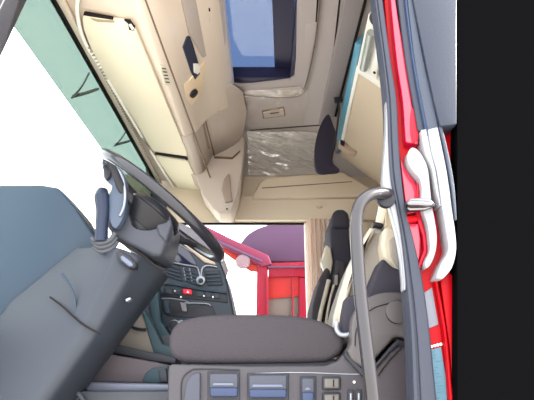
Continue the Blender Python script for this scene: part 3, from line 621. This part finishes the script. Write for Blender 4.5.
# raised flanges
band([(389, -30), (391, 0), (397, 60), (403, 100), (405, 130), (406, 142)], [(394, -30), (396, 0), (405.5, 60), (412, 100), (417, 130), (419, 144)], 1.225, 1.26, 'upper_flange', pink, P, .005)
prism('flange_hollow', sm2([(410, 122), (412, 108), (415, 112), (418, 128), (418, 140), (412, 141)], 3, True), 1.2225, 1.23, mat('deep_red', (150, 4, 30), .4), P, .001)
prism('flat_area', [(400, 156), (403, 164), (408, 172), (415, 181), (418, 190), (418, 212), (407, 214), (404, 190)], 1.24, 1.26, pink, P, .004)  # glare on the red pillar, set in as pink patches
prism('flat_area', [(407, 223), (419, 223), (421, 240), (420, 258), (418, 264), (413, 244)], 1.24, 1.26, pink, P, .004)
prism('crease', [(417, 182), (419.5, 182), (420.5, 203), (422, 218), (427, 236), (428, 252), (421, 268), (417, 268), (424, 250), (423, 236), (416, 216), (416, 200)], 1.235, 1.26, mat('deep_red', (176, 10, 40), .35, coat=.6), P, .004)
prism('pillar_bump', [(406, 216), (418, 214.5), (419, 221), (407, 222.5)], 1.228, 1.26, red, P, .006)
# dark strips and fairing
Fr = thing('side_fairing', tuple(onY(440, 60, 1.2)), 'slate blue side fairing panel at the top right, above the red bodywork', 'fairing')
band([(397, -30), (398.5, 0), (406, 60), (413, 100), (418, 130)], [(404, -30), (406, 0), (413, 60), (421, 100), (427, 134)], 1.215, 1.26, 'edge_strip', navy, Fr, .004)
band([(404, -30), (405.5, 0), (413, 60), (420, 100), (427, 136)], [(405.5, -30), (407, 0), (414.4, 60), (421.6, 100), (428.4, 136)], 1.205, 1.26, 'groove', mat('slate_dark', (44, 58, 86), .5), Fr, .001)
band([(406, -30), (408, 0), (415, 60), (422, 100), (428, 130)], [(411, -30), (413, 0), (424, 60), (433, 100), (439, 128)], 1.20, 1.26, 'rubber_strip', mat('strip_grey', (56, 62, 74), .5, bump=.3, scale=150), Fr, .004)
prism('panel', [(407, -40), (413.5, 0), (425.5, 60), (434, 100), (440.5, 126), (457, 124), (457, -40)], 1.19, 1.26, navy, Fr, .004)
# highlights on the red cab side, built as pale strips, plus a grey strip
Hl = thing('sill_trim', tuple(onY(440, 200, 1.2)), 'white sunlit trim strips running down the red cab side', 'trim')
band([(421, 130), (425, 152), (432, 168), (436, 190), (440, 206)], [(426.5, 129), (431, 152), (435.5, 170), (438.5, 190), (441, 206)], 1.205, 1.262, 'strip', pale, Hl, .002)
band([(428, 129), (432, 152), (437, 170), (440, 190), (442, 206), (447, 235), (448.5, 250), (441, 264), (436, 278)], [(438, 126), (443, 150), (447, 170), (450, 190), (452, 206), (456, 235), (456.5, 252), (452, 268), (443, 279)], 1.20, 1.262, 'strip', pale, Hl, .004)
band([(439, 126), (444.5, 150), (451, 185), (455, 220)], [(442, 126), (448, 150), (454.5, 185), (457, 220)], 1.198, 1.262, 'grey_strip', mat('strip_grey', (56, 62, 74), .5), Hl, .002)
prism('strip', sm2([(408, 153), (412, 147.5), (418, 150), (424, 158), (428, 168), (430, 185), (432, 205), (435, 220), (437, 236), (436, 250), (432, 262), (427, 268), (425, 262), (430, 250), (429, 234), (427, 222), (423, 212), (421, 204), (422, 190), (420, 179), (413, 171), (408, 162)], 3, True), 1.215, 1.262, pale, Hl, .004)
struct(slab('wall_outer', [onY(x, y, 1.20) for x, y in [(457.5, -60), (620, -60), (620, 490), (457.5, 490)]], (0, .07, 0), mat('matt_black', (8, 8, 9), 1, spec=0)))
# lower red vertical rib
band([(434, 276), (439, 300), (445, 340), (450, 400), (456, 470)], [(436.5, 276), (441.5, 300), (448, 340), (453.5, 400), (460, 470)], 1.232, 1.26, 'rib', red, P, .008)
prism('rear_plate', [(440, 276), (449, 272), (453, 276), (456, 330), (459, 470), (457, 470), (450, 350)], 1.238, 1.26, red, P, .004)
# striker
stq = thing('door_striker', tuple(onY(415, 205, 1.2)), 'chrome door latch striker bolted to the red pillar', 'door striker')
prism('plate', [(408, 200), (411, 197.5), (428, 197), (434, 201), (433, 207), (426, 209.5), (409, 210.5), (406, 206)], 1.20, 1.222, chrome, stq, .006)
tube('loop', [onY(407, 206, 1.215), onY(408, 204, 1.185), onY(414, 203.2, 1.175), onY(425, 203.8, 1.175), onY(431, 204.5, 1.185), onY(433, 206, 1.215)], .008, chrome, stq, 10)
prism('slot', [(410, 206.5), (413, 203), (425, 203), (424, 206.8)], 1.197, 1.21, darker, stq, .001)
# labels
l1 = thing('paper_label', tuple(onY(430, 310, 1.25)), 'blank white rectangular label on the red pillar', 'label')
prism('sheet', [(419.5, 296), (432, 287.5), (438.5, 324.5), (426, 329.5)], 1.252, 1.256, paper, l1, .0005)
l2 = thing('instruction_label', tuple(onY(445, 380, 1.25)), 'tall pale blue instruction label with small print at the foot of the red pillar', 'label')
sh = prism('sheet', [(428.5, 350.5), (441, 347), (451, 410), (460, 470), (440, 470), (433, 400)], 1.252, 1.256, paperb, l2, .0005)
for kx in range(26):
    y = 352+kx*3.1; x0 = 431+(y-350)*.08+random.uniform(0, 4); wd = random.uniform(2.5, 6)
    if kx % 5 == 4: continue
    o = prism('print_line', [(x0, y), (x0+wd, y-.8), (x0+wd, y), (x0, y+.8)], 1.2515, 1.2525, ink, sh, 0)
for kx in range(4): disc('screw', onY(431.5+kx*3, 346.6-kx*.8, 1.253), (0, -1, 0), .0035, .003, whitep, l2, 0, 10)

# ---------------------------------------------------------------- grab handle
gh = thing('grab_handle', tuple(onY(355, 260, 1.2)), 'black tubular grab handle arching from the door seal down past the seat', 'grab handle')
gm = mat('handle_rubber', (42, 39, 42), .3, coat=.5, bump=.03, scale=300)
tube('bar', [onY(x, y, yy) for x, y, yy in [(388, 194, 1.24), (379, 193, 1.21), (368, 196, 1.19), (359.5, 205, 1.18), (356.5, 220, 1.18), (357, 245, 1.18), (360, 290, 1.18), (365, 335, 1.18), (371, 385, 1.18), (376, 430, 1.19), (384, 452, 1.24)]], .0168, gm, gh, 20)
disc('mount', onY(389, 194, 1.2)+V((0, .05, 0)), (0, -1, 0), .026, .02, darker, gh)
